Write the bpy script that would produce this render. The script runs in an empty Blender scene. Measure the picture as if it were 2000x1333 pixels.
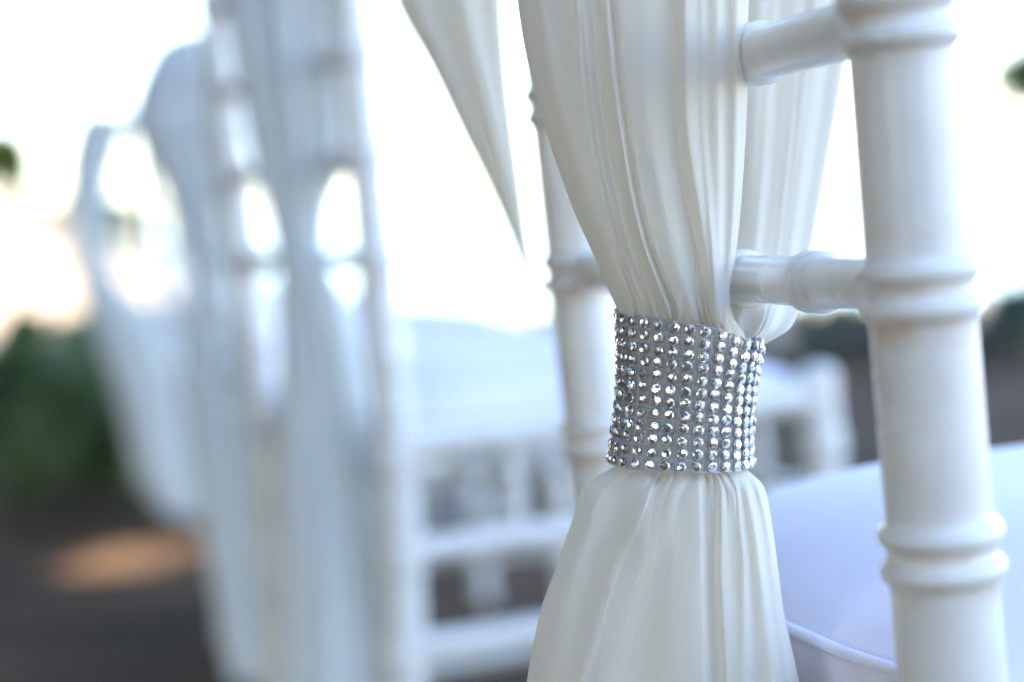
import bpy, bmesh, math, random
from mathutils import Vector, Matrix, noise
random.seed(7)
sc = bpy.context.scene
C = sc.collection
R = math.radians

# ---------------------------------------------------------------- camera
F = 3889.0                       # focal length in pixels of the 2000 px wide photograph (70 mm lens)
PITCH, ROLL, ZC = 0.0675, -0.0745, 0.655
fwd = Vector((0, math.cos(PITCH), -math.sin(PITCH)))
r0 = Vector((1, 0, 0)); u0 = r0.cross(fwd)
right = math.cos(ROLL)*r0 + math.sin(ROLL)*u0
up = -math.sin(ROLL)*r0 + math.cos(ROLL)*u0
EYE = Vector((0, 0, ZC))
cam = bpy.data.cameras.new('camera')
cam.lens = 70; cam.sensor_width = 36; cam.sensor_fit = 'HORIZONTAL'
cam.clip_start = 0.02; cam.clip_end = 9000
cam.dof.use_dof = True; cam.dof.focus_distance = 0.742; cam.dof.aperture_fstop = 3.4
co = bpy.data.objects.new('camera', cam); C.objects.link(co)
m = Matrix((right, up, -fwd)).transposed().to_4x4(); m.translation = EYE
co.matrix_world = m
sc.camera = co
def K(px, py, d):                # a point measured in the photograph, at its distance d from the lens
    return EYE + d*(fwd + right*((px-1000)/F) + up*((666.5-py)/F))

# ---------------------------------------------------------------- sky, sun, exposure
SUN_EL, SUN_AZ = R(46), R(-132)    # azimuth measured from +Y (away from the camera) towards +X
w = bpy.data.worlds.new('World'); sc.world = w; w.use_nodes = True
nt = w.node_tree; bg = nt.nodes['Background']
sky = nt.nodes.new('ShaderNodeTexSky'); sky.sky_type = 'NISHITA'; sky.sun_disc = False
sky.sun_elevation = SUN_EL; sky.sun_rotation = SUN_AZ
sky.air_density = 1.0; sky.dust_density = 0.7; sky.ozone_density = 1.0
nt.links.new(sky.outputs[0], bg.inputs[0]); bg.inputs[1].default_value = 0.15
sd = bpy.data.lights.new('sun', 'SUN'); sd.energy = 4.0; sd.angle = R(0.53); sd.color = (1, .93, .82)
so = bpy.data.objects.new('sun', sd); C.objects.link(so)
SDIR = Vector((math.sin(SUN_AZ)*math.cos(SUN_EL), math.cos(SUN_AZ)*math.cos(SUN_EL), math.sin(SUN_EL)))
so.rotation_euler = SDIR.to_track_quat('Z', 'Y').to_euler()
vs = sc.view_settings
vs.view_transform = 'Standard'; vs.look = 'None'; vs.gamma = 1; vs.exposure = 2.72
sc.cycles.use_denoising = True
sc.cycles.max_bounces = 6; sc.cycles.diffuse_bounces = 4; sc.cycles.glossy_bounces = 3; sc.cycles.transmission_bounces = 4; sc.cycles.caustics_reflective = False

# ---------------------------------------------------------------- materials
def principled(name, col, rough=.5, metal=0, spec=.5, sheen=0):
    mt = bpy.data.materials.new(name); mt.use_nodes = True
    b = mt.node_tree.nodes['Principled BSDF']
    b.inputs['Base Color'].default_value = (*col, 1); b.inputs['Roughness'].default_value = rough
    b.inputs['Metallic'].default_value = metal; b.inputs['Specular IOR Level'].default_value = spec
    if sheen: b.inputs['Sheen Weight'].default_value = sheen
    return mt, mt.node_tree, b
def noise_colour(nt, b, c1, c2, scale, detail=6, coord='Object', bump=0, dist=.01, lo=.35, hi=.65):
    tc = nt.nodes.new('ShaderNodeTexCoord'); nz = nt.nodes.new('ShaderNodeTexNoise')
    nz.inputs['Scale'].default_value = scale; nz.inputs['Detail'].default_value = detail
    cr = nt.nodes.new('ShaderNodeValToRGB')
    cr.color_ramp.elements[0].color = (*c1, 1); cr.color_ramp.elements[1].color = (*c2, 1)
    cr.color_ramp.elements[0].position = lo; cr.color_ramp.elements[1].position = hi
    nt.links.new(tc.outputs[coord], nz.inputs['Vector']); nt.links.new(nz.outputs['Fac'], cr.inputs[0])
    nt.links.new(cr.outputs[0], b.inputs['Base Color'])
    if bump:
        bp = nt.nodes.new('ShaderNodeBump'); bp.inputs['Strength'].default_value = bump; bp.inputs['Distance'].default_value = dist
        nt.links.new(nz.outputs['Fac'], bp.inputs['Height']); nt.links.new(bp.outputs[0], b.inputs['Normal'])
    return nz
def cloth_mat(name, col, trans=.3, weave=.25, pitch=.0011):
    mt, nt, b = principled(name, col, .75, 0, .25, .15)
    uv = nt.nodes.new('ShaderNodeUVMap'); wv = nt.nodes.new('ShaderNodeTexWave')
    wv.wave_type = 'BANDS'; wv.bands_direction = 'X'; wv.inputs['Scale'].default_value = 1/pitch/20*6.283/2
    wv.inputs['Distortion'].default_value = .6; wv.inputs['Detail'].default_value = 1
    nz = nt.nodes.new('ShaderNodeTexNoise'); nz.inputs['Scale'].default_value = 60; nz.inputs['Detail'].default_value = 3
    add = nt.nodes.new('ShaderNodeMath'); add.operation = 'MULTIPLY_ADD'; add.inputs[1].default_value = 1.5
    nt.links.new(uv.outputs[0], wv.inputs['Vector']); nt.links.new(uv.outputs[0], nz.inputs['Vector'])
    nt.links.new(nz.outputs['Fac'], add.inputs[0]); nt.links.new(wv.outputs['Fac'], add.inputs[2])
    bp = nt.nodes.new('ShaderNodeBump'); bp.inputs['Strength'].default_value = weave; bp.inputs['Distance'].default_value = .0003
    nt.links.new(add.outputs[0], bp.inputs['Height']); nt.links.new(bp.outputs[0], b.inputs['Normal'])
    tr = nt.nodes.new('ShaderNodeBsdfTranslucent'); tr.inputs[0].default_value = (*col, 1)
    nt.links.new(bp.outputs[0], tr.inputs['Normal'])
    mx = nt.nodes.new('ShaderNodeMixShader'); mx.inputs[0].default_value = trans
    out = nt.nodes['Material Output']
    nt.links.new(b.outputs[0], mx.inputs[1]); nt.links.new(tr.outputs[0], mx.inputs[2]); nt.links.new(mx.outputs[0], out.inputs[0])
    return mt
def leaf_mat(name, c1, c2, trans=.35, scl=3.0):
    mt, nt, b = principled(name, c1, .45, 0, .4)
    noise_colour(nt, b, c1, c2, scl, 3)
    tr = nt.nodes.new('ShaderNodeBsdfTranslucent'); tr.inputs[0].default_value = (c2[0]*1.6, c2[1]*1.6, c2[2]*.8, 1)
    mx = nt.nodes.new('ShaderNodeMixShader'); mx.inputs[0].default_value = trans
    out = nt.nodes['Material Output']
    nt.links.new(b.outputs[0], mx.inputs[1]); nt.links.new(tr.outputs[0], mx.inputs[2]); nt.links.new(mx.outputs[0], out.inputs[0])
    return mt
M = {}
mt, nt, b = principled('white_lacquer', (.80, .79, .77), .22, 0, .5)
nz = noise_colour(nt, b, (.77, .755, .735), (.82, .815, .80), 55, 5, bump=.06, dist=.0006); M['lacquer'] = mt
# warm brown tint in the turned grooves and below the rings, patchy by noise
at = nt.nodes.new('ShaderNodeAttribute'); at.attribute_name = 'ring_tint'
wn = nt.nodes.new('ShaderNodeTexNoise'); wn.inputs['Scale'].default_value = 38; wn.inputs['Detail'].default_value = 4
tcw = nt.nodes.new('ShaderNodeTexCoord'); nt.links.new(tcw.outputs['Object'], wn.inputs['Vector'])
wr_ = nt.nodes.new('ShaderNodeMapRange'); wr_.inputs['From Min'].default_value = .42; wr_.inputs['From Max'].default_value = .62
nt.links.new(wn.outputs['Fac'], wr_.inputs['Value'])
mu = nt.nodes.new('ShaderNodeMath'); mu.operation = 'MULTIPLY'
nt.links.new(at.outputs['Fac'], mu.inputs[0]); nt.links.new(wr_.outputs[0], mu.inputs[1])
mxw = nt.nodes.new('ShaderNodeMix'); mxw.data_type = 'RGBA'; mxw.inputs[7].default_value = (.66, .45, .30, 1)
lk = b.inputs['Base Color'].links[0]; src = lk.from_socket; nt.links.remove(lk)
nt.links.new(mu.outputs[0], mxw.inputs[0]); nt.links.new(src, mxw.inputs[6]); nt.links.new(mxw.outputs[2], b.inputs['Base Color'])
rr = nt.nodes.new('ShaderNodeMapRange'); rr.inputs['To Min'].default_value = .14; rr.inputs['To Max'].default_value = .36
nt.links.new(wn.outputs['Fac'], rr.inputs['Value']); nt.links.new(rr.outputs[0], b.inputs['Roughness'])
M['cream'] = cloth_mat('ivory_cloth', (.92, .865, .775), .36, .3, .00055)
M['cream_shaded'] = cloth_mat('shaded_ivory_cloth', (.78, .81, .80), .10, .4, .00055)  # same ivory cloth; the far chairs' blue-grey shade is put into its colour
M['cushion'] = cloth_mat('cushion_cloth', (.80, .765, .87), .0, .15, .0005)
mt, nt, b = principled('mirror_stone', (.96, .96, .96), .13, .88); b.inputs['Coat Weight'].default_value = .5; M['stone'] = mt
mt, nt, b = principled('silver_cup', (.55, .56, .59), .3, .6); M['cup'] = mt
mt, nt, b = principled('silver_net', (.58, .59, .62), .35, .1, .5); M['net'] = mt
mt, nt, b = principled('soil', (.08, .06, .05), .95, 0, .15); noise_colour(nt, b, (.042, .024, .013), (.125, .072, .038), 2.2, 10, bump=.6, dist=.03); M['soil'] = mt
mt, nt, b = principled('sand', (.55, .45, .33), .9); noise_colour(nt, b, (.32, .235, .15), (.42, .32, .215), 1.1, 9, bump=.5, dist=.05); M['sand'] = mt
mt, nt, b = principled('sea_water', (.16, .36, .38), .18, 0, .5); noise_colour(nt, b, (.13, .31, .34), (.22, .44, .45), .15, 5, bump=.25, dist=.15); M['sea'] = mt
mt, nt, b = principled('bark', (.12, .09, .065), .9); noise_colour(nt, b, (.07, .05, .035), (.18, .14, .10), 9, 8, bump=.8, dist=.03); M['bark'] = mt
mt, nt, b = principled('shade_leaf', (.035, .06, .02), .55, 0, .3); M['leaf'] = mt
M['leaf_dark'] = leaf_mat('shrub_leaf', (.06, .13, .045), (.26, .34, .20), .25, 7)
M['leaf_sun'] = leaf_mat('sunlit_leaf', (.035, .065, .008), (.06, .095, .014), .3)
M['leaf_blue'] = leaf_mat('sea_shrub_leaf', (.11, .16, .14), (.19, .25, .22), .2)

# ---------------------------------------------------------------- mesh helpers
def mesh(name, verts, faces, mat, parent=None, smooth=True, uvs=None, mats=None, midx=None):
    me = bpy.data.meshes.new(name); me.from_pydata([tuple(v) for v in verts], [], faces); me.update()
    for mm in (mats or [mat]): me.materials.append(mm)
    if midx: me.polygons.foreach_set('material_index', midx)
    if smooth: me.polygons.foreach_set('use_smooth', [True]*len(me.polygons))
    if uvs:
        ul = me.uv_layers.new(name='UVMap')
        for lp in me.loops: ul.data[lp.index].uv = uvs[lp.vertex_index]
    o = bpy.data.objects.new(name, me); C.objects.link(o)
    if parent: o.parent = parent
    return o
def tag(o, label=None, cat=None, group=None, kind=None):
    for k, v in (('label', label), ('category', cat), ('group', group), ('kind', kind)):
        if v: o[k] = v
    return o
def empty(name, loc=(0, 0, 0), rz=0):
    o = bpy.data.objects.new(name, None); C.objects.link(o); o.location = loc; o.rotation_euler = (0, 0, rz); o.empty_display_size = .05
    return o
def copy_tree(o, parent=None):
    c = o.copy(); C.objects.link(c); c.parent = parent
    for ch in list(o.children): copy_tree(ch, c)
    return c
def sweep(path, n=32, cap=True):
    """path: list of (Vector, radius) -> verts, faces of a turned rod"""
    vs_, fs = [], []
    N = len(path)
    for i, (p, r) in enumerate(path):
        a = path[max(0, i-1)][0]; c = path[min(N-1, i+1)][0]
        t = (c-a); t = t.normalized() if t.length > 1e-9 else Vector((0, 0, 1))
        h = Vector((0, 1, 0)) if abs(t.y) < .8 else Vector((0, 0, 1))
        e1 = t.cross(h).normalized(); e2 = t.cross(e1)
        for k in range(n):
            g = 2*math.pi*k/n
            vs_.append(p + r*(math.cos(g)*e1 + math.sin(g)*e2))
    for i in range(N-1):
        for k in range(n):
            k2 = (k+1) % n
            fs.append((i*n+k, i*n+k2, (i+1)*n+k2, (i+1)*n+k))
    if cap:
        fs.append(tuple(range(n-1, -1, -1))); fs.append(tuple(range((N-1)*n, N*n)))
    return vs_, fs
RINGP = [(-.0120, 0), (-.0105, .0002), (-.0096, .0010), (-.0080, .0024), (-.0060, .0030), (-.0040, .0026), (-.0024, .0012), (-.0010, .0004),
         (.0010, .0004), (.0024, .0012), (.0040, .0026), (.0060, .0030), (.0080, .0024), (.0096, .0010), (.0105, .0002), (.0120, 0)]
def turned(a, b, ra, rb, rings, scale=1.0, dome=.0, n=32):
    """a turned rod from a to b, with pairs of raised rings at the given distances from a"""
    L = (b-a).length; d = (b-a)/L
    st = {0.0: 0, L: 0}
    k = 1
    while k*.012 < L: st[k*.012] = 0; k += 1
    for s in rings:
        for q in [x for x in st if abs(x-s) < .0125*scale]: del st[q]
    for s in rings:
        for (o, h) in RINGP:
            if 0 < s+o*scale < L: st[s+o*scale] = h*scale
    path = []
    for s in sorted(st):
        path.append((a+d*s, ra+(rb-ra)*s/L+st[s]))
    if dome:
        end = path[-1]
        for g in (25, 50, 70, 85):
            path.append((end[0]+d*dome*math.sin(R(g)), end[1]*math.cos(R(g))))
    return sweep(path, n)

# ---------------------------------------------------------------- the setting
def grid(name, x0, x1, y0, y1, nx, ny, hf, mat):
    v = [(x0+(x1-x0)*i/nx, y0+(y1-y0)*j/ny, hf(x0+(x1-x0)*i/nx, y0+(y1-y0)*j/ny)) for j in range(ny+1) for i in range(nx+1)]
    f = [(j*(nx+1)+i, j*(nx+1)+i+1, (j+1)*(nx+1)+i+1, (j+1)*(nx+1)+i) for j in range(ny) for i in range(nx)]
    return tag(mesh(name, v, f, mat), kind='structure')
def shore(x): return 14.5-.9*x if x > -2 else 16.3+(-2-x)*4.2
def sand_h(x, y):
    d = y - shore(x)
    z = -.03 - max(0, d)*.3
    z = max(z, -1.6)
    # a bank of sand that rises on the left, away from the water
    g = math.exp(-((y-27)/5.0)**2) * (1/(1+math.exp((x+5.2)/.6)))
    return z + 1.25*g + .03*noise.noise(Vector((x*.5, y*.5, 0)))
grid('beach', -60, 40, -30, 60, 140, 126, sand_h, M['sand'])
def soil_h(x, y): return .012*noise.noise(Vector((x*1.7, y*1.7, 3))) + .004
grid('ground', -45, 2.9, -32, 8.8, 200, 180, soil_h, M['soil'])
sv = [(-4000, -3000, -.32), (4000, -3000, -.32), (4000, 7000, -.32), (-4000, 7000, -.32)]
tag(mesh('sea', sv, [(0, 1, 2, 3)], M['sea']), kind='structure')

# ---------------------------------------------------------------- trees and shrubs
def leaf_cloud(name, pts_n, mat, parent):
    """pts_n: list of (centre, size). Each leaf is a folded four-point blade."""
    v, f = [], []
    for (p, s) in pts_n:
        d = Vector((random.gauss(0, 1), random.gauss(0, 1), random.gauss(0, .5))).normalized()
        q = d.cross(Vector((random.gauss(0, .5), random.gauss(0, .5), 1))).normalized()
        nrm = d.cross(q)
        k = len(v)
        v += [p-d*s*.5, p+q*s*.24+nrm*s*.06, p+d*s*.55-nrm*s*.05, p-q*s*.24+nrm*s*.06]
        f += [(k, k+1, k+2), (k, k+2, k+3)]
    return mesh(name, v, f, mat, parent, smooth=False)
def lobes(c, rad, n):
    out = []
    for _ in range(n):
        d = Vector((random.gauss(0, 1), random.gauss(0, 1), random.gauss(0, 1))).normalized()
        r = random.uniform(.45, .85)
        out.append((Vector((c.x+d.x*rad.x*r, c.y+d.y*rad.y*r, c.z+d.z*rad.z*r)), random.uniform(.22, .42)*min(rad)))
    return out
def crown_pts(c, rad, nl, nleaf, size, base=None):
    lb = lobes(c, rad, nl); out = []
    while len(out) < nleaf:
        p, r = random.choice(lb)
        d = Vector((random.gauss(0, 1), random.gauss(0, 1), random.gauss(0, 1))).normalized()
        q = p + d*r*random.uniform(.3, 1)**.6
        if base is not None and in_gap(q+Vector(base), size*.5): nleaf -= 1; continue
        out.append((q, size*random.uniform(.6, 1.3)))
    return out
def limb(name, pts, r0_, r1_, parent, n=10):
    path = [(Vector(p), r0_+(r1_-r0_)*i/(len(pts)-1)) for i, p in enumerate(pts)]
    v, f = sweep(path, n); return mesh(name, v, f, M['bark'], parent)
def shrub(name, base, rad, nleaf, size, mat, label, group, nl=9):
    t = empty(name, base); c = Vector((0, 0, rad.z*1.0))
    for k in range(4):
        g = random.uniform(0, 6.28); e = Vector((math.cos(g)*rad.x*.5, math.sin(g)*rad.y*.5, rad.z*1.2))
        limb('stem', [Vector((0, 0, -.02)), e*.5+Vector((0, 0, .03)), e], .012*rad.z/.3, .004*rad.z/.3, t, 6)
    leaf_cloud('foliage', crown_pts(c, rad, nl, nleaf, size), mat, t)
    return tag(t, label, 'shrub', group)
def tree(name, base, h, rad, nleaf, size, mat, label, group=None, nl=16, rt=.12):
    t = empty(name, base); c = Vector((0, 0, h))
    limb('trunk', [Vector((0, 0, -.1)), Vector((.04, .02, h*.4)), Vector((-.03, .05, h))], rt, rt*.45, t)
    for k in range(5):
        g = k*1.256+random.uniform(-.3, .3); e = Vector((math.cos(g)*rad.x*.7, math.sin(g)*rad.y*.7, h+random.uniform(-.2, .4)*rad.z))
        limb('branch', [Vector((0, 0, h*.45)), e*.5+Vector((0, 0, h*.25)), e], rt*.4, rt*.1, t, 7)
    leaf_cloud('crown', crown_pts(c, rad, nl, nleaf, size, base), mat, t)
    return tag(t, label, 'tree', group)

# the tree that shades the chairs: it stands to the right, its crown is above the picture
def on_ground(px, py):
    d = K(px, py, 1) - EYE; return EYE + d*(-EYE.z/d.z)
PATCH = [on_ground(235, 1108), on_ground(255, 1104), on_ground(280, 1098), on_ground(310, 1088), on_ground(335, 1080)]
def in_gap(p, m_=0):
    for q in PATCH:
        dlt = p-q; dlt -= SDIR*dlt.dot(SDIR)
        if dlt.length < .055+m_: return True
    return False
O0 = Vector((-4.6, -1.6, 0)); t = empty('shade_tree', O0)
limb('trunk', [Vector((0, 0, -.1)), Vector((.1, 0, 1.4)), Vector((.3, .2, 2.9)), Vector((.6, .4, 4.6))], .30, .16, t, 16)
for k in range(8):
    g = k*.785+.39; e = Vector((.6+math.cos(g)*3.6, .6+math.sin(g)*4.6, 5.0+random.uniform(-.3, .4)))
    limb('branch', [Vector((.3, .2, 2.9)), Vector((.4, .3, 3.6))+e*.15, e*.6+Vector((0, 0, 1.9)), e], .11, .02, t, 8)
pts = []
while len(pts) < 14000:
    x = random.uniform(-1, 1); y = random.uniform(-1, 1)
    if x*x+y*y > 1: continue
    edge = math.sqrt(x*x+y*y); sz = random.uniform(.42, .66)
    p = Vector((-4.1+x*4.0, -.6+y*6.4, 5.0+random.uniform(-.6, 1.0)*(1-.5*edge**2)+.4*noise.noise(Vector((x*4, y*4, 0)))))
    if in_gap(p, .09): continue
    if in_gap(p, sz*.6):                 # small leaves fringe the gap
        for _ in range(7):
            q = p+Vector((random.gauss(0, .12), random.gauss(0, .12), random.gauss(0, .1)))
            if not in_gap(q, .07): pts.append((q-O0, .18))
        continue
    pts.append((p-O0, sz))
leaf_cloud('crown', pts, M['leaf'], t)
tag(t, 'large spreading tree whose crown shades the chairs', 'tree')
# unseen grove trees, added left of and behind the camera to darken that side
for (x, y, lab) in ((-6.6, 10.6, 'added unseen grove tree far left beyond the shrubs'), (-6.2, 6.4, 'added unseen grove tree left of the row of chairs'), (-6.4, 2.2, 'added unseen grove tree beside the camera on the left'), (-6.8, -2.6, 'added unseen grove tree left and behind the camera'), (-2.8, -5.6, 'added unseen grove tree behind the camera on the left'), (1.8, -6.2, 'added unseen grove tree straight behind the camera')):
    tree('unseen_grove_tree', (x, y, 0), 2.5, Vector((2.5, 2.5, 2.4)), 3400, .6, M['leaf'], lab, 'unseen grove trees added to darken the landward side', 30, .18)

# second spreading tree, unseen, added to block overhead light from the far chairs
O1 = Vector((-4.3, 7.0, 0)); t = empty('shade_tree', O1)
limb('trunk', [Vector((0, 0, -.1)), Vector((.2, -.1, 1.3)), Vector((.8, -.6, 2.6)), Vector((1.6, -1.2, 3.6))], .20, .11, t, 14)
for k in range(6):
    g = k*1.047; e = Vector((2.2+math.cos(g)*2.3, -1.8+math.sin(g)*2.6, 3.9+random.uniform(-.2, .3)))
    limb('branch', [Vector((.8, -.6, 2.6)), Vector((1.2, -.9, 3.1))+e*.1, e], .08, .02, t, 8)
pts = []
while len(pts) < 6500:
    x = random.uniform(-1, 1); y = random.uniform(-1, 1)
    if x*x+y*y > 1: continue
    p = Vector((-2.2+x*3.0, 5.2+y*3.4, 3.7+random.uniform(-.5, .7)*(1-.5*(x*x+y*y))+.3*noise.noise(Vector((x*4, y*4, 5)))))
    if in_gap(p, .22): continue
    pts.append((p-O1, random.uniform(.3, .45)))
leaf_cloud('crown', pts, M['leaf'], t)
tag(t, 'unseen spreading tree, its low crown added to shade the farthest chairs', 'tree')

# ---------------------------------------------------------------- chairs (local: x = facing, y = from the near to the far back post)
LEAN, SPLAY, WID, ZM, SP = .0369, -.0302, .40, .6196, .0853
OX, OY, YAW = .1309, .6328, .2346
def post_at(z, far):
    y = SPLAY*(z-ZM)
    return Vector((-LEAN*(z-ZM), WID-y if far else y, z))
def rod(name, a, b, ra, rb, rings, parent, scale=1.0, dome=0, n=28):
    v, f = turned(Vector(a), Vector(b), ra, rb, rings, scale, dome, n)
    return mesh(name, v, f, M['lacquer'], parent)
def build_chair():
    t = empty('banquet_chair')
    for far in (0, 1):
        a, b = post_at(.0, far), post_at(.925, far)
        a = Vector((-.02, a.y, 0)) ; k = post_at(.44, far)
        # leg below the seat and post above it, one turned piece
        v1, f1 = turned(a, b.copy()*0+b, .0182, .0150, [z*1.0 for z in []], 1, .012) if False else (None, None)
        path, ring_tint = [], []
        rings = [ZM+SP*i for i in range(-6, 4)]
        zs = {}
        z = 0.0
        while z < .925: zs[round(z, 5)] = 0; z += .012
        for s in rings:
            for q in [q for q in zs if abs(q-s) < .0125]: del zs[q]
            for (o, h) in RINGP: zs[s+o] = h
        for z in sorted(zs):
            p = post_at(z, far) if z >= .44 else Vector((k.x+(a.x-k.x)*((.44-z)/.44)**1.5, k.y+(a.y-k.y)*(.44-z)/.44, z))
            path.append((p, .0197-.0042*z + zs[z]))
            o_ = min((z-q for q in rings), key=abs); ring_tint.append(max(0, 1-abs(o_)/.0032)*.7 + max(0, 1-abs(o_+.0112)/.004)*.7)
        e = path[-1]
        for g in (25, 50, 70, 85): path.append((e[0]+Vector((0, 0, .012*math.sin(R(g)))), e[1]*math.cos(R(g))))
        v, f = sweep(path, 48); po = mesh('back_post', v, f, M['lacquer'], t)
        ca = po.data.attributes.new('ring_tint', 'FLOAT', 'POINT'); ws = [w_ for w_ in ring_tint+[0]*4 for _ in range(48)]
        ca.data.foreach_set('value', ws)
    for (z, rg, r) in ((ZM, (.085, .165, .24, .32), .0093), (ZM+SP, (.125, .20, .275), .0098), (ZM+2*SP, (.10, .20, .30), .0093), (ZM+3*SP, (.10, .20, .30), .0105)):
        a, b = post_at(z, 0), post_at(z, 1)
        rod('back_rail', a, b, r, r, rg, t, .8, 0, 36)
    # seat frame
    RB, RF, SD, ZS = (0.0, WID), (-.03, WID+.03), .40, .463
    c = [Vector((.008, RB[0], ZS)), Vector((.008, RB[1], ZS)), Vector((SD, RF[1], ZS)), Vector((SD, RF[0], ZS))]
    c2 = [v.copy() for v in c]; c2[0].x = c2[1].x = .034; c2[0].z = c2[1].z = .440
    for i in range(4): rod('seat_rail', (c2 if i == 0 else c)[i], (c2 if i == 0 else c)[(i+1) % 4], .0135, .0135, (.08, .16, .24, .32), t, .7)
    for i in (2, 3): rod('front_leg', Vector((c[i].x+.015, c[i].y, 0)), Vector((c[i].x, c[i].y, .482)), .0140, .0175, (.08, .165, .25, .335, .42), t, 1, .010, 32)
    for z, r in ((.372, .0115), (.290, .0105), (.17, .0105)):
        for i in range(4):
            a, b = c[i].copy(), c[(i+1) % 4].copy(); a.z = b.z = z
            if i == 0: a.x = b.x = post_at(.44, 0).x
            rod('stretcher', a, b, r, r, (.11, .20, .29), t, .7, 0, 20)
            if z == .372:
                for k in (1, 2, 3):
                    p = a.lerp(b, k/4.0)
                    rod('spindle', p, Vector((p.x, p.y, ZS)), .007, .007, (.035,), t, 1.0, 0, 14)
    return t
def build_cushion():
    t = empty('seat_cushion')
    # rounded trapezoid
    x0, x1 = .020, .400; n = 120
    def outline(g, inset):
        cx, cy = math.cos(g), math.sin(g); e = .22
        sx = math.copysign(abs(cx)**e, cx); sy = math.copysign(abs(cy)**e, cy)
        x = (x0+x1)/2 + sx*((x1-x0)/2-inset)
        x -= .018*max(0, -sx)*(1-sy*sy)
        hw = .190 + .030*(x-x0)/(x1-x0) - inset
        return x, WID/2 + sy*hw
    v, f, uv = [], [], []
    prof = [(.012, .448), (.001, .449), (-.001, .458), (0, .475), (.0015, .4815)]
    for k in range(1, 13):
        q = k/12; ins = .0015+.186*q
        prof.append((ins, .4815+.036*(1-(1-min(1, q*1.6))**2.2) + .004*q))
    for (ins, z) in prof:
        for i in range(n):
            x, y = outline(2*math.pi*i/n, ins); v.append((x, y, z)); uv.append((x+z, y))
    for j in range(len(prof)-1):
        for i in range(n):
            i2 = (i+1) % n; f.append((j*n+i, j*n+i2, (j+1)*n+i2, (j+1)*n+i))
    f.append(tuple(range((len(prof)-1)*n, len(prof)*n)))
    mesh('pad', v, f, M['cushion'], t, uvs=uv)
    pts_ = [Vector((*outline(2*math.pi*i/n, -.0005), .4805)) for i in range(n)]
    pv, pf = [], []; k = 10
    for i, p in enumerate(pts_):
        tn = (pts_[(i+1) % n]-pts_[i-1]).normalized(); e1 = tn.cross(Vector((0, 0, 1)))
        for j in range(k):
            g = 2*math.pi*j/k; pv.append(p+.0026*(math.cos(g)*e1+math.sin(g)*Vector((0, 0, 1))))
    for i in range(n):
        for j in range(k):
            i2, j2 = (i+1) % n, (j+1) % k; pf.append((i*k+j, i*k+j2, i2*k+j2, i2*k+j))
    mesh('piping', pv, pf, M['cushion'], t, uvs=[(p[0], p[1]) for p in pv])
    return t
CH = [(OX, OY, YAW), (-.108, 1.66, .40), (-.345, 2.73, .30), (-.76, 4.62, .30)]
where = ['nearest white turned-wood chair, its post in sharp view at right', 'second white turned-wood chair, just behind the nearest one',
         'third white turned-wood chair in the row, far and blurred', 'farthest white turned-wood chair at the left end of the row']
cwhere = ['pale lilac cushion on the nearest chair, cut by the picture edge', 'pale lilac cushion on the second chair of the row',
          'pale lilac cushion on the third chair of the row', 'pale lilac cushion on the farthest chair of the row']
ch0, cu0 = build_chair(), build_cushion()
for i, (x, y, a) in enumerate(CH):
    for src, lab, cat, grp in ((ch0, where[i], 'chair', 'white chairs in one row'), (cu0, cwhere[i], 'cushion', 'lilac seat cushions')):
        o = src if i == 0 else copy_tree(src)
        o.location = (x, y, 0); o.rotation_euler = (0, 0, a); tag(o, lab, cat, grp)

# ---------------------------------------------------------------- sashes
def interp(tab, y):
    """smooth (cubic) interpolation of table rows (y, values...)"""
    n = len(tab)
    if y <= tab[0][0]: return list(tab[0][1:])
    if y >= tab[-1][0]: return list(tab[-1][1:])
    for i in range(n-1):
        if tab[i][0] <= y <= tab[i+1][0]: break
    a, b = tab[i], tab[i+1]; h = b[0]-a[0]; u = (y-a[0])/h
    p = tab[max(0, i-1)]; q = tab[min(n-1, i+2)]
    out = []
    for k in range(1, len(a)):
        ma = (b[k]-p[k])/(b[0]-p[0]) if b[0] != p[0] else 0
        mb = (q[k]-a[k])/(q[0]-a[0]) if q[0] != a[0] else 0
        s = (b[k]-a[k])/h
        for_ = 3*abs(s)
        ma = max(-for_, min(for_, ma)) if ma*s > 0 else 0
        mb = max(-for_, min(for_, mb)) if mb*s > 0 else 0
        u2, u3 = u*u, u*u*u
        out.append((2*u3-3*u2+1)*a[k] + (u3-2*u2+u)*h*ma + (-2*u3+3*u2)*b[k] + (u3-u2)*h*mb)
    return out
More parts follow.
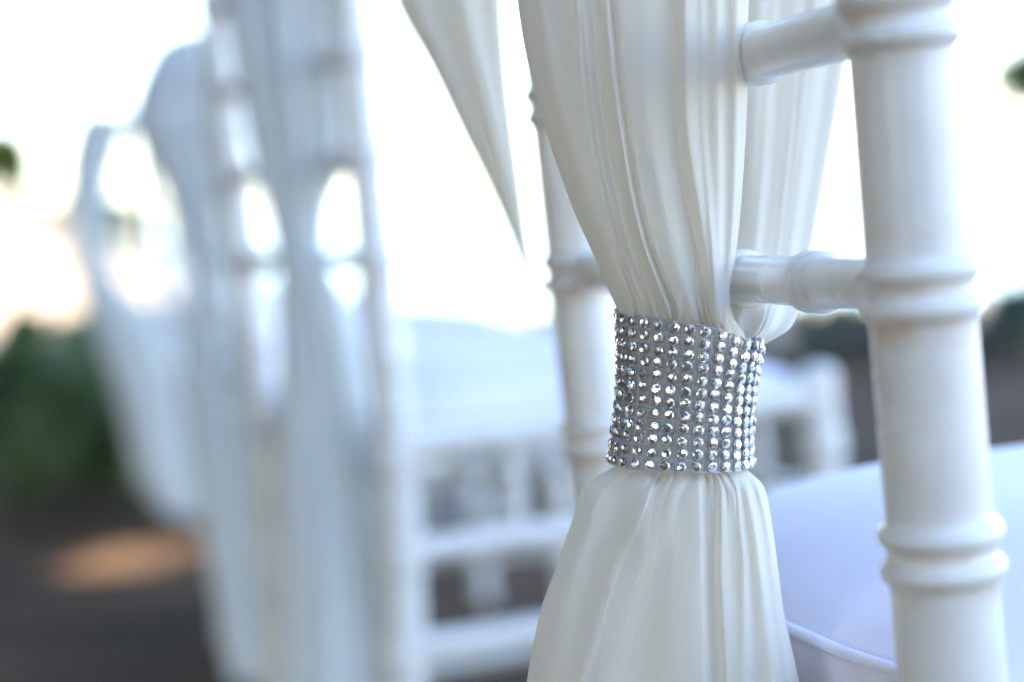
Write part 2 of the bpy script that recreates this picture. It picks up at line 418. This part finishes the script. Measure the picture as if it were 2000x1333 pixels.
def cloth_tube(name, outline, pleats, body, parent, rows, gam, mat, nq=26, seed=0, over=(.25, .5, -.3, .35, -.2, .3, -.2), shp=(1.6, 1.0, 1.0, 1.7, 1.9, 1.6, 1.3), wgt=(1,)):
    """outline: (y, left, right); pleats: (y, fraction of the width for each inner valley...);
    body: (y, distance, half thickness, fold depth factor). Measured heights and widths, real depth."""
    v, f, uv = [], [], []
    npl = len(pleats[0])
    ny = None
    rng = random.Random(seed); ph = [rng.uniform(0, 6.28) for _ in range(40)]
    for j, y in enumerate(rows):
        L, Rr = interp(outline, y); fr = [0]+interp(pleats, y)+[1]
        D, b, k = interp(body, y)
        row = []
        W_ = (Rr-L)
        for i in range(len(fr)-1):
            w_ = fr[i+1]-fr[i]; g = gam[i % len(gam)]
            wm = w_*W_*D/F
            for s in range(nq):
                q = s/nq
                edge = (i == 0 or i == len(fr)-2)
                qq = q
                if i == 0: qq = 1-math.cos(q*math.pi/2)
                elif i == len(fr)-2: qq = math.sin(q*math.pi/2)
                xn = fr[i]+w_*qq
                e = 2*xn-1
                base = b*max(0, 1-abs(e)**2.4)**.5
                if i == 0: fold = math.sin(math.pi*qq) if qq > .5 else 1.0*math.sin(math.pi*qq)
                fold = max(0, math.sin(math.pi*qq**abs(g)))**shp[i % len(shp)]
                amp = k*1.5*min(wm, .016)*wgt[i % len(wgt)]
                # small secondary creases inside the broad folds
                sec = .035*wm*math.sin(qq*9+ph[i]+y*.004)*math.sin(math.pi*qq)
                d = base + amp*fold + sec*k*2 + .0007*noise.noise(Vector((xn*7+seed, y*.006, seed*3.1))) + .0030*k/.3*noise.noise(Vector((xn*9+seed*5, y*.0016, 1.7)))*(1-abs(e)**4)
                # the fold leans over the valley beside it
                xn += over[i % len(over)]*w_*math.sin(math.pi*qq)**1.5*(k/.3)*.5
                row.append((xn, d))
        row.append((1.0, 0.0))
        nb = 60
        for s in range(1, nb):
            xn = .5+.5*math.cos(math.pi*s/nb); e = 2*xn-1
            d = -b*max(0, 1-abs(e)**2.4)**.5 - k*.006*abs(math.sin(6.5*math.pi*xn+ph[7]+.5*math.sin(y*.003)))**.7*math.sin(math.pi*s/nb)
            row.append((xn, d))
        base_i = len(v); acc = 0; prev = None
        for (xn, d) in row:
            p = K(L+W_*xn, y, D) - Vector((0, 1, 0))*d
            if prev is not None: acc += (p-prev).length
            prev = p
            v.append(p); uv.append((acc, y*D/F))
        ny = len(row)
        if j:
            for s in range(ny):
                s2 = (s+1) % ny; a0 = (j-1)*ny; a1 = j*ny
                f.append((a0+s, a0+s2, a1+s2, a1+s))
    return mesh(name, v, f, mat, parent, uvs=uv)
def frange(a, b, n): return [a+(b-a)*i/(n-1) for i in range(n)]

# nearest chair: rear half of the sash (towards the camera), gathered and flaring below the band
sash = empty('cloth_drape', K(1340, 3600, .757))
Minv = Matrix.Translation(-sash.location)
UO = [(-1000, 1000, 1520), (-400, 985, 1490), (0, 1011, 1462), (200, 1050, 1459), (400, 1116, 1447), (500, 1160, 1436), (570, 1190, 1424), (620, 1213, 1432), (660, 1230, 1455), (780, 1236, 1450), (900, 1214, 1444),
      (922, 1186, 1464), (948, 1143, 1490), (1017, 1118, 1506), (1111, 1085, 1519), (1194, 1056, 1530), (1332, 1029, 1560), (1800, 960, 1640), (2600, 880, 1760), (3600, 800, 1830)]
def fr(y, L, R_, *xs): return (y,)+tuple((x-L)/(R_-L) for x in xs)
# folds of the cloth, each an uneven ridge: measured positions at the listed heights, height of the ridge (mm), soft and steep flank (px)
YU = (-1000, -400, 0, 240, 456, 600)
FU = [((1080, 1095, 1119, 1139, 1186, 1232), 3.0, 55, 8), ((1090, 1108, 1133, 1156, 1201, 1250), 3.2, 11, 11), ((1150, 1163, 1177, 1202, 1242, 1296), 5.2, 20, 9),
      ((1190, 1195, 1200, 1223, 1263, 1316), 4.4, 10, 50), ((1240, 1248, 1256, 1266, 1302, 1342), 2.6, 34, 34), ((1316, 1322, 1327, 1329, 1361, 1386), 5.0, 13, 28),
      ((1400, 1396, 1392, 1392, 1394, 1390), 3.8, 26, 10), ((1460, 1442, 1434, 1431, 1424, 1408), 4.2, 14, 14), ((1350, 1352, 1360, 1362, 1376, 1384), 1.2, 9, 9), ((1030, 1035, 1050, 1092, 1160, 1212), 1.8, 16, 20)]
YS = (930, 1013, 1089, 1250, 1333, 3600)
FS = [((1170, 1142, 1116, 1076, 1058, 850), 3.2, 26, 20), ((1262, 1226, 1192, 1142, 1118, 1040), 8.0, 46, 7), ((1225, 1245, 1272, 1300, 1310, 1400), 1.0, 34, 60),
      ((1350, 1352, 1352, 1354, 1357, 1400), 3.0, 50, 9), ((1395, 1393, 1391, 1398, 1400, 1520), 2.8, 9, 22), ((1424, 1431, 1437, 1436, 1432, 1600), 2.8, 20, 8),
      ((1447, 1460, 1470, 1490, 1498, 1710), 3.4, 20, 9), ((1470, 1490, 1500, 1520, 1535, 1790), 3.0, 12, 14), ((1300, 1300, 1303, 1290, 1280, 1290), 1.5, 30, 30)]
TU = [[(y, c) for y, c in zip(YU, f_[0])] for f_ in FU]; TS = [[(y, c) for y, c in zip(YS, f_[0])] for f_ in FS]
def sstep(a, b, x):
    u = max(0, min(1, (x-a)/(b-a))); return u*u*(3-2*u)
def drape_sheet(name, rows, parent, mat):
    v, f, uv = [], [], []
    NF, NB = 460, 70
    for j, y in enumerate(rows):
        L, Rr = interp(UO, y); D, b = interp(UB, y)[:2]
        W_ = Rr-L
        upp = 1-sstep(610, 650, y); low = sstep(905, 950, y)
        su = max(.5, W_/450); sl = .62+.38*sstep(930, 1300, y)+1.0*sstep(1333, 3600, y)
        cu = [(interp(tb, y)[0], f_[1]*.00125, f_[2]*su, f_[3]*(.7+.3*su)) for tb, f_ in zip(TU, FU)] if upp > 0 else []
        cs = [(interp(tb, y)[0], f_[1]*.00165*(.75+.25*sl), f_[2]*sl, f_[3]*(.6+.6*sl)) for tb, f_ in zip(TS, FS)] if low > 0 else []
        gath = math.exp(-abs(y-618)/38.0) if y < 640 else (math.exp(-max(0, y-925)/38.0) if y > 900 else .6)
        row = []
        for i in range(NF+1):
            a = i/NF; xn = .5-.5*math.cos(math.pi*(.06+.88*a)); lo = .5-.5*math.cos(math.pi*.06); xn = (xn-lo)/(1-2*lo)
            e = 2*xn-1; x = L+W_*xn
            edge = (1-abs(e)**6)
            d = b*max(0, 1-abs(e)**2.4)**.5
            for (c, am, wl, wr) in cu:
                u = x-c; d += upp*am*math.exp(-(u/(wl if u < 0 else wr))**2)*edge
            for (c, am, wl, wr) in cs:
                u = x-c; d += low*am*math.exp(-(u/(wl if u < 0 else wr))**2)*edge
            g = 1-abs(math.sin(math.pi*(xn*13+.5*math.sin(xn*17)+.35*math.sin(y*.02))))
            d -= .0026*gath*g**1.4*edge
            d += edge*(.0013*noise.noise(Vector((xn*5+2, y*.0022, .3))) + .0002*noise.noise(Vector((xn*15, y*.006, 7))))
            row.append((xn, d))
        for s_ in range(1, NB):
            xn = .5+.5*math.cos(math.pi*s_/NB); e = 2*xn-1
            row.append((xn, -b*max(0, 1-abs(e)**2.4)**.5 - .003*abs(math.sin(6.5*math.pi*xn+.5*math.sin(y*.003)))*math.sin(math.pi*s_/NB)))
        acc = 0; prev = None
        for (xn, d) in row:
            p = K(L+W_*xn, y, D) - Vector((0, 1, 0))*d
            if prev is not None: acc += (p-prev).length
            prev = p; v.append(p); uv.append((acc, y*D/F))
        n = len(row)
        if j:
            for q in range(n):
                q2 = (q+1) % n; f.append(((j-1)*n+q, (j-1)*n+q2, j*n+q2, j*n+q))
    return mesh(name, v, f, mat, parent, uvs=uv)
UB = [(-1000, .745, .016, .42), (0, .745, .019, .42), (400, .752, .020, .42), (590, .756, .019, .36), (640, .757, .018, .15), (900, .757, .018, .15), (925, .757, .021, .26), (1000, .757, .026, .36), (1333, .757, .034, .40), (3600, .757, .07, .4)]
rows = frange(-1000, -60, 40)+frange(-50, 600, 110)+frange(606, 960, 50)+frange(966, 1400, 80)+frange(1420, 3600, 60)
o = drape_sheet('rear_drape', rows, sash, M['cream'])
o.data.transform(Minv)
# seat-side half: passes behind the rails and under the lower rail into the band
VO = [(-1000, 1430, 1780), (0, 1428, 1672), (113, 1426, 1653), (300, 1422, 1620), (480, 1416, 1586), (560, 1404, 1570), (605, 1396, 1556), (640, 1390, 1536), (664, 1385, 1500), (700, 1360, 1450), (760, 1340, 1430)]
VP = [(-1000, .33, .55, .8), (0, .36, .56, .8), (480, .40, .58, .82), (600, .3, .55, .8), (760, .3, .55, .8)]
VB = [(-1000, .82, .012, .25), (0, .835, .014, .18), (480, .835, .015, .18), (560, .83, .017, .25), (605, .805, .018, .42), (640, .790, .018, .42), (664, .782, .016, .35), (700, .775, .012, .2), (760, .765, .008, .2)]
o = cloth_tube('seat_side_drape', VO, VP, VB, sash, frange(-1000, -60, 30)+frange(-50, 540, 60)+frange(545, 760, 60), (1, 1.2, .8, 1.1, 1), M['cream'], seed=2, shp=(1.5, 1.2, 1.7, 1.3, 1.4))
o.data.transform(Minv)
tag(sash, 'ivory cloth sash gathered in the sparkling band, sharp in front', 'sash', 'ivory chair sashes')

# the same chair: swag at the far post
sw = empty('cloth_swag', K(1040, 520, 1.05)); Mi = Matrix.Translation(-sw.location)
o = cloth_tube('drape', [(-900, 520, 960), (0, 770, 984), (130, 838, 992), (260, 900, 1006), (350, 945, 1018), (440, 986, 1028), (520, 1018, 1042), (550, 1032, 1062), (568, 1062, 1130)],
    [(-900, .3, .5, .75), (0, .35, .55, .8), (568, .35, .55, .8)], [(-900, 1.09, .014, .25), (0, 1.08, .014, .25), (520, 1.06, .007, .2), (568, 1.05, .006, .2)], sw, frange(-900, -40, 25)+frange(-30, 568, 70), (1, 1.2, .9, 1), M['cream'], seed=3)
o.data.transform(Mi)
tag(sw, 'pointed ivory cloth swag hanging beside the far post of the nearest chair', 'sash')

# sashes of the other chairs
def far_sash(oy, D, thick, seed, label, y_lo, y_hi, ybase):
    e = empty('cloth_drape', K(oy[-1][1], ybase, D)); mi = Matrix.Translation(-e.location)
    rng = random.Random(seed)
    n = 6; cuts = sorted(rng.uniform(.5, 1.5) for _ in range(n)); rng.shuffle(cuts); s = sum(cuts); c = []; a = 0
    for q in cuts[:-1]: a += q/s; c.append(a)
    o = cloth_tube('drape', oy, [(y_lo, *c), (y_hi, *c)], [(y_lo, D, thick, .3), ((y_lo+y_hi)*.45, D, thick*.8, .3), (y_hi, D, thick*2.2, .35)], e, frange(y_lo, y_hi, 120), (1, 1.2, .85), M['cream_shaded'], nq=12, seed=seed)
    o.data.transform(mi)
    return tag(e, label, 'sash', 'ivory chair sashes')
far_sash([(-300, 420, 720), (0, 440, 716), (250, 480, 715), (310, 494, 706), (360, 508, 664), (430, 524, 640), (520, 542, 640), (560, 545, 668), (640, 545, 695), (720, 545, 712), (800, 545, 728), (1000, 545, 765), (1333, 538, 805), (1900, 510, 850)], 1.74, .03, 11,
         'ivory sash on the second chair, wide blurred column left of centre', -300, 1860, 1870)
far_sash([(62, 345, 460), (90, 300, 470), (240, 248, 490), (330, 296, 480), (450, 338, 462), (520, 366, 455), (585, 372, 460), (640, 352, 520), (760, 350, 545), (1000, 388, 552), (1220, 430, 548), (1310, 450, 525)], 2.85, .035, 12,
         'ivory sash on the third chair, its hem ending just above the ground', 62, 1310, 1320)
far_sash([(212, 160, 238), (235, 146, 258), (300, 128, 242), (350, 124, 225), (450, 138, 212), (520, 146, 214), (560, 150, 250), (640, 180, 340), (780, 232, 410), (930, 268, 435), (1000, 318, 430)], 4.55, .035, 13,
         'ivory sash on the farthest chair, smallest and leftmost', 212, 1000, 1008)

# ---------------------------------------------------------------- rhinestone bands
band = empty('rhinestone_band', K(1336, 780, .757)); Bi = Matrix.Translation(-band.location)
A_, B_ = .0260, .0238
NCOL, NROW = 31, 12
# path round the gathered cloth, by arc length: a closed loop that overlaps itself and ends in a loose tail on the right
def loop_pt(s):
    """s in columns: 0 at the right rear under the overlap, running behind, left, front, right, then the free end"""
    return s
samples = []
N_ = 2000
ang0, ang1 = R(118), R(118-372)       # angle from the viewing axis, + = right
px_, acc = None, 0
for i in range(N_+1):
    g = ang0+(ang1-ang0)*(1-i/N_)
    grow = 1+.035*max(0, (i/N_-.9))/.1
    p = (A_*math.sin(g)*grow, B_*math.cos(g)*grow)
    if px_: acc += math.hypot(p[0]-px_[0], p[1]-px_[1])
    samples.append((acc, p)); px_ = p
TOT = acc
PITCHC = TOT/(NCOL-2.2)
def path_at(s):
    if s <= TOT:
        lo, hi = 0, len(samples)-1
        while hi-lo > 1:
            mid = (lo+hi)//2
            if samples[mid][0] <= s: lo = mid
            else: hi = mid
        a, b = samples[lo], samples[hi]; u = (s-a[0])/max(1e-12, b[0]-a[0])
        p = (a[1][0]+(b[1][0]-a[1][0])*u, a[1][1]+(b[1][1]-a[1][1])*u)
        t = (b[1][0]-a[1][0], b[1][1]-a[1][1])
    else:
        a, b = samples[-2], samples[-1]; t = (b[1][0]-a[1][0], b[1][1]-a[1][1])
        l = math.hypot(*t); t = (t[0]/l, t[1]/l); t = (t[0]*.8+.35, t[1]*.8)
        p = (b[1][0]+t[0]*(s-TOT), b[1][1]+t[1]*(s-TOT))
    l = math.hypot(*t); t = (t[0]/l, t[1]/l)
    return p, t
MPP = .757/F                          # metres per photograph pixel at the band
def band_pt(s, vrow, off=0.0):
    """vrow 0..1 from the top edge to the bottom edge"""
    (x, dpt), (tx, ty) = path_at(s)
    nx, nd = -ty, tx
    if nx*x+nd*dpt < 0: nx, nd = -nx, -nd
    e = max(-1.2, min(1.2, x/A_))
    ytop = 626 + 20*e + 14*max(0, e-.1)**1.2*2.0
    if dpt < 0: ytop -= 6
    ybot = 908 + 3*e
    waist = 1 - .075*math.sin(math.pi*min(1, max(0, vrow)))
    if e > .35: ytop += 3*math.sin(s*1500)
    y = ytop+(ybot-ytop)*vrow
    cx = 1347-19*vrow
    hw = waist*(1.0 - .02*vrow)
    c = K(cx, y, .757)
    p = c + right*(x*hw) - Vector((0, 1, 0))*(dpt*hw)
    nn = (right*nx - Vector((0, 1, 0))*nd).normalized()
    return p+nn*off, nn
def stone_mesh():
    v, f, mi = [], [], []
    def ring(n, r, z, ph=0): 
        k = len(v); v.extend([(r*math.cos(2*math.pi*(i+ph)/n), r*math.sin(2*math.pi*(i+ph)/n), z) for i in range(n)]); return k
    n = 8
    c0, c1 = ring(n, .00214, -.0004), ring(n, .00214, .00062)
    g = ring(n, .00198, .0007); m_ = ring(n, .00145, .00120, .5); 
    ap = len(v); v.append((0, 0, .00134))
    for i in range(n):
        j = (i+1) % n
        f.append((c0+i, c0+j, c1+j, c1+i)); mi.append(1)
        f.append((c1+i, c1+j, g+j, g+i)); mi.append(1)
        f.append((g+i, g+j, m_+i)); mi.append(0)
        f.append((g+j, m_+j, m_+i)); mi.append(0)
        f.append((m_+i, m_+j, ap)); mi.append(0)
    return v, f, mi
sv_, sf_, smi = stone_mesh()
st0 = None; jv, jf, jm, hv, hf, hm = [], [], [], [], [], []
rng = random.Random(5)
for ccol in range(NCOL):
    for rw in range(NROW):
        s = (ccol+.35)*PITCHC + rng.uniform(-.00028, .00028); vr = (rw+.5)/NROW
        p, nn = band_pt(s, vr, .0016)
        hidden = ccol < 6
        if hidden: pass
        elif st0 is None:
            o = st0 = mesh('rhinestone', sv_, sf_, None, band, smooth=False, mats=[M['stone'], M['cup']], midx=smi)
        else:
            o = st0.copy(); C.objects.link(o)
        jit = (.16 if nn.dot(right) < .6 else .30)*(2.2 if rng.random() < .12 else 1)
        nn = (nn + Vector((rng.gauss(0, 1), rng.gauss(0, 1), rng.gauss(0, 1)))*jit*.5).normalized()
        q = nn.to_track_quat('Z', 'Y').to_matrix() @ Matrix.Rotation(rng.uniform(0, 6.28), 3, 'Z')
        mat4 = Matrix.Translation(p-band.location + Vector((0, 0, rng.uniform(-.0003, .0003)))) @ q.to_4x4()
        if not hidden: o.matrix_local = mat4
        k0 = len(jv); jv += [mat4 @ Vector(a) for a in sv_]; jf += [tuple(i+k0 for i in a) for a in sf_]; jm += smi
        if hidden: hv += jv[k0:]; hf += [tuple(i+len(hv)-len(sv_) for i in a) for a in sf_]; hm += smi
# net that carries the stones: paired upright strands and cross threads
nv, nf = [], []
def thread(pts_, hw, nrm):
    k0 = len(nv)
    for i, p in enumerate(pts_):
        t = (pts_[min(len(pts_)-1, i+1)]-pts_[max(0, i-1)]).normalized(); n_ = nrm[i]; sd_ = t.cross(n_).normalized()
        nv.extend([p+sd_*hw-n_*hw, p+sd_*hw+n_*hw, p-sd_*hw+n_*hw, p-sd_*hw-n_*hw])
    for i in range(len(pts_)-1):
        a = k0+i*4; b_ = a+4
        for j in range(4):
            j2 = (j+1) % 4; nf.append((a+j, a+j2, b_+j2, b_+j))
for ccol in range(NCOL):
    for dx in (-.40, .40):
        ss = (ccol+.35+dx)*PITCHC
        pp = [band_pt(ss, k/30, .0009) for k in range(31)]
        thread([a for a, b_ in pp], .00017, [b_ for a, b_ in pp])
for rw in range(NROW):
    for dy in (.16, .84):
        pp = [band_pt(k*PITCHC/4, (rw+dy)/NROW, .0009) for k in range(NCOL*4)]
        thread([a for a, b_ in pp], .00015, [b_ for a, b_ in pp])
for vr in (.004, .996):
    pp = [band_pt(k*PITCHC/4, vr, .0009) for k in range(NCOL*4)]
    thread([a for a, b_ in pp], .0003, [b_ for a, b_ in pp])
mesh('netting', [v-band.location for v in nv], nf, M['net'], band)
tag(mesh('rhinestones', hv, hf, None, band, smooth=False, mats=[M['stone'], M['cup']], midx=hm), kind='stuff')
tag(band, 'silver band of twelve rhinestone rows around the nearest sash', 'band')

# ---------------------------------------------------------------- planting
G = 'dark shrubs on the left'
def ray(px, y_, D): p = K(px, 600, D); return p.x, p.y
for (px, D, rx, rz, lab) in ((40, 4.9, .30, .23, 'broad dark green shrub at the left edge, in shade'), (185, 5.2, .24, .21, 'dark green shrub just left of the farthest sash'),
                            (90, 6.3, .40, .22, 'dark shrub farther back at the left edge')):
    x, y = ray(px, 0, D)
    shrub('garden_shrub', (x, y, 0), Vector((rx, rx*.8, rz)), 1100, .11, M['leaf_dark'], lab, G, 12)
G = 'low grey-green shrubs towards the sea'
for (px, D, rx, rz, lab) in ((1990, 7.0, .5, .11, 'low grey-green shrub at the right edge beyond the nearest cushion'), (1620, 7.2, .5, .11, 'low grey-green shrub seen between band and nearest post'),
                            (1180, 7.6, .5, .11, 'low grey-green shrub hidden mostly behind the nearest sash'), (800, 7.8, .5, .11, 'low grey-green shrub behind the seat of the second chair')):
    x, y = ray(px, 0, D)
    shrub('shore_shrub', (x, y, 0), Vector((rx, rx*.6, rz+.03)), 3000, .09, M['leaf_blue'], lab, G, 14)
p = K(-14, 312, 24)
tree('beach_tree', (p.x, p.y, .6), p.z-.6, Vector((.62, .7, .46)), 5200, .24, M['leaf_sun'], 'sunlit green tree on the sand bank at the left edge', None, 22, .06)
for (px, D, rx, rz, lab) in ((110, 27, .55, .20, 'yellow-green shrub on the sand bank between tree and farthest sash'), (265, 27, .60, .42, 'yellow-green shrub on the bank between the farthest and third sashes'),
                            (470, 27.5, .5, .25, 'yellow-green shrub on the bank behind the third sash')):
    x, y = ray(px, 0, D)
    shrub('bank_shrub', (x, y, sand_h(x, y)-.05), Vector((rx, rx*.6, rz)), 2200, .2, M['leaf_sun'], lab, 'sunlit shrubs on the sand bank', 10)
# small tree right of the picture, one drooping branch reaches in
tip = K(2022, 145, 6.0); bt = empty('branch_tree', (tip.x+1.1, 6.0, 0)); tp = tip-bt.location
limb('trunk', [Vector((0, 0, -.1)), Vector((.05, 0, .8)), Vector((-.05, .05, 1.9))], .08, .04, bt)
limb('branch', [Vector((0, 0, 1.6)), Vector((-.4, 0, 1.55)), tp+Vector((.3, 0, .12)), tp], .03, .006, bt, 7)
pl = crown_pts(Vector((.2, .1, 2.2)), Vector((.7, .7, .5)), 12, 1500, .14) + [(tp+Vector((random.gauss(.0, .05), random.gauss(0, .05), random.gauss(0, .04))), .09) for _ in range(420)]
leaf_cloud('crown', pl, M['leaf_dark'], bt)
tag(bt, 'dark green branch tip reaching in at the upper right edge', 'tree')
